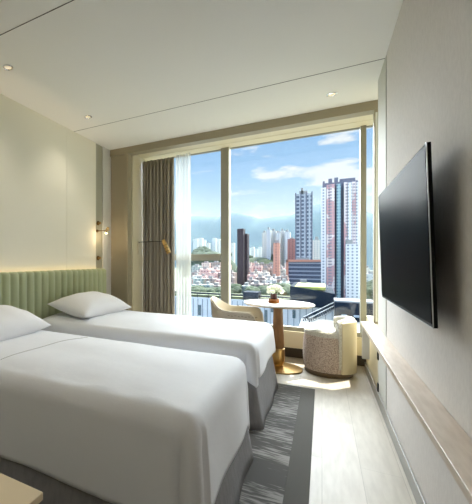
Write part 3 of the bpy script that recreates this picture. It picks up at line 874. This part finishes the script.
# lattice walkway climbing from the lower roof to the parapet
p0 = Vector((at(303, 322, 31)[0], 31, at(303, 322, 31)[1])); p1 = Vector((at(335, 306, 36)[0], 36, at(335, 306, 36)[1]))
t = thing('lattice_walkway', 'slanting grey lattice walkway on the nearby roof above the tub chair', 'walkway', p0)
dv = p1 - p0; up = Vector((0, 0, .34)); sd = Vector((.4, -.2, 0))
bm = bmesh.new()
for off in (Vector(), up, sd, sd + up): tube(bm, [off, off + dv], .035, 6)
obj('rail', bm, M['steel'], t)
bm = bmesh.new(); n = 16
for k in range(n):
    a = dv * (k / n); b = dv * ((k + 1) / n)
    for off in (Vector(), sd):
        tube(bm, [a + off, a + off + up], .025, 6); tube(bm, [a + off, b + off + up], .025, 6)
    tube(bm, [a + up, a + up + sd], .025, 6)
obj('lattice', bm, M['navy'], t)

# haze over the far city
bm = B(-2500, 2500, 520, 3500, G0 + .5, 310)
hz = obj('haze', bm, None if False else M['glass'], None)
hm = bpy.data.materials.new('haze_volume'); hm.use_nodes = True
nt = hm.node_tree; nt.nodes.clear()
o_ = nt.nodes.new('ShaderNodeOutputMaterial'); vs = nt.nodes.new('ShaderNodeVolumeScatter')
vs.inputs['Color'].default_value = (.50, .74, 1, 1); vs.inputs['Density'].default_value = .00008; vs.inputs['Anisotropy'].default_value = .2
nt.links.new(vs.outputs[0], o_.inputs['Volume'])
hz.data.materials.clear(); hz.data.materials.append(hm)
hz['kind'] = 'stuff'; hz['label'] = 'pale blue haze hanging over the far city and mountains'; hz['category'] = 'haze'

# ------------------------------------------------------------------ sky
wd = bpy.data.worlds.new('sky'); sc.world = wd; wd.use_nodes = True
nt = wd.node_tree; nt.nodes.clear(); N = nt.nodes.new; L = nt.links.new
out = N('ShaderNodeOutputWorld'); bg = N('ShaderNodeBackground'); tc = N('ShaderNodeTexCoord')
sp = N('ShaderNodeSeparateXYZ'); L(tc.outputs['Generated'], sp.inputs[0])
rp = N('ShaderNodeValToRGB'); e = rp.color_ramp.elements
e[0].position = 0; e[0].color = srgb(244, 246, 250); e[1].position = 1; e[1].color = srgb(90, 150, 225)
for p_, c_ in ((.10, (232, 241, 250)), (.20, (176, 211, 246)), (.36, (112, 172, 236))):
    k = e.new(p_); k.color = srgb(*c_)
L(sp.outputs['Z'], rp.inputs['Fac'])
mp = N('ShaderNodeMapping'); mp.inputs['Scale'].default_value = (1, 1, 3.2); mp.inputs['Location'].default_value = (.35, .1, .2)
L(tc.outputs['Generated'], mp.inputs['Vector'])
n = N('ShaderNodeTexNoise'); n.inputs['Scale'].default_value = 5.5; n.inputs['Detail'].default_value = 8; n.inputs['Roughness'].default_value = .55
L(mp.outputs[0], n.inputs['Vector'])
cr = N('ShaderNodeValToRGB'); cr.color_ramp.elements[0].position = .50; cr.color_ramp.elements[1].position = .58
L(n.outputs['Fac'], cr.inputs['Fac'])
mx = N('ShaderNodeMix'); mx.data_type = 'RGBA'; mx.inputs[7].default_value = srgb(250, 250, 250)
L(cr.outputs['Color'], mx.inputs[0]); L(rp.outputs['Color'], mx.inputs[6])
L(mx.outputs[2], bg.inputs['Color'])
bk = N('ShaderNodeMapRange'); bk.inputs['From Min'].default_value = .2; bk.inputs['From Max'].default_value = -.8      # unseen sky behind the house made brighter to light the facing facades
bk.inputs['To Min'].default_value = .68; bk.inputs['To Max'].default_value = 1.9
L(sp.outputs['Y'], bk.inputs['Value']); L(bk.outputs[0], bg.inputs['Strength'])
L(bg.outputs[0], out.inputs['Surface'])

def sun(name, az, el, strength, ang, colr):
    """az degrees to the right of straight out of the window"""
    d = bpy.data.lights.new(name, 'SUN'); d.energy = strength; d.angle = math.radians(ang); d.color = colr
    o = bpy.data.objects.new(name, d); link(o)
    a, b = math.radians(az), math.radians(el)
    v = Vector((math.sin(a) * math.cos(b), math.cos(a) * math.cos(b), math.sin(b)))
    o.rotation_euler = v.to_track_quat('Z', 'Y').to_euler(); return o
sun('sun', 38, 64, 7, .8, (1, .93, .8))
sun('room_fill_sun', -10, 24, 13, 70, (.90, .96, 1))  # added broad sun lamp that lifts the daylight inside the room

# ------------------------------------------------------------------ camera
cam = bpy.data.cameras.new('camera'); cam.sensor_fit = 'HORIZONTAL'; cam.sensor_width = 36
cam.lens = CF / 472 * 36; cam.shift_x = (236 - CP) / 472; cam.shift_y = (CH - 252) / 472
cam.clip_start = .05; cam.clip_end = 6000
o = bpy.data.objects.new('camera', cam); link(o)
o.location = (0, 0, CE); o.rotation_euler = (PI / 2, 0, CA)
sc.camera = o
sc.view_settings.view_transform = 'Standard'; sc.view_settings.look = 'None'
sc.view_settings.exposure = .48; sc.view_settings.gamma = 1; sc.view_settings.use_curve_mapping = False
sc.cycles.use_denoising = True
sc.cycles.max_bounces = 10; sc.cycles.diffuse_bounces = 6; sc.cycles.transparent_max_bounces = 12; sc.cycles.volume_bounces = 1
sc.cycles.caustics_reflective = False; sc.cycles.caustics_refractive = False
sc.cycles.sample_clamp_indirect = 6
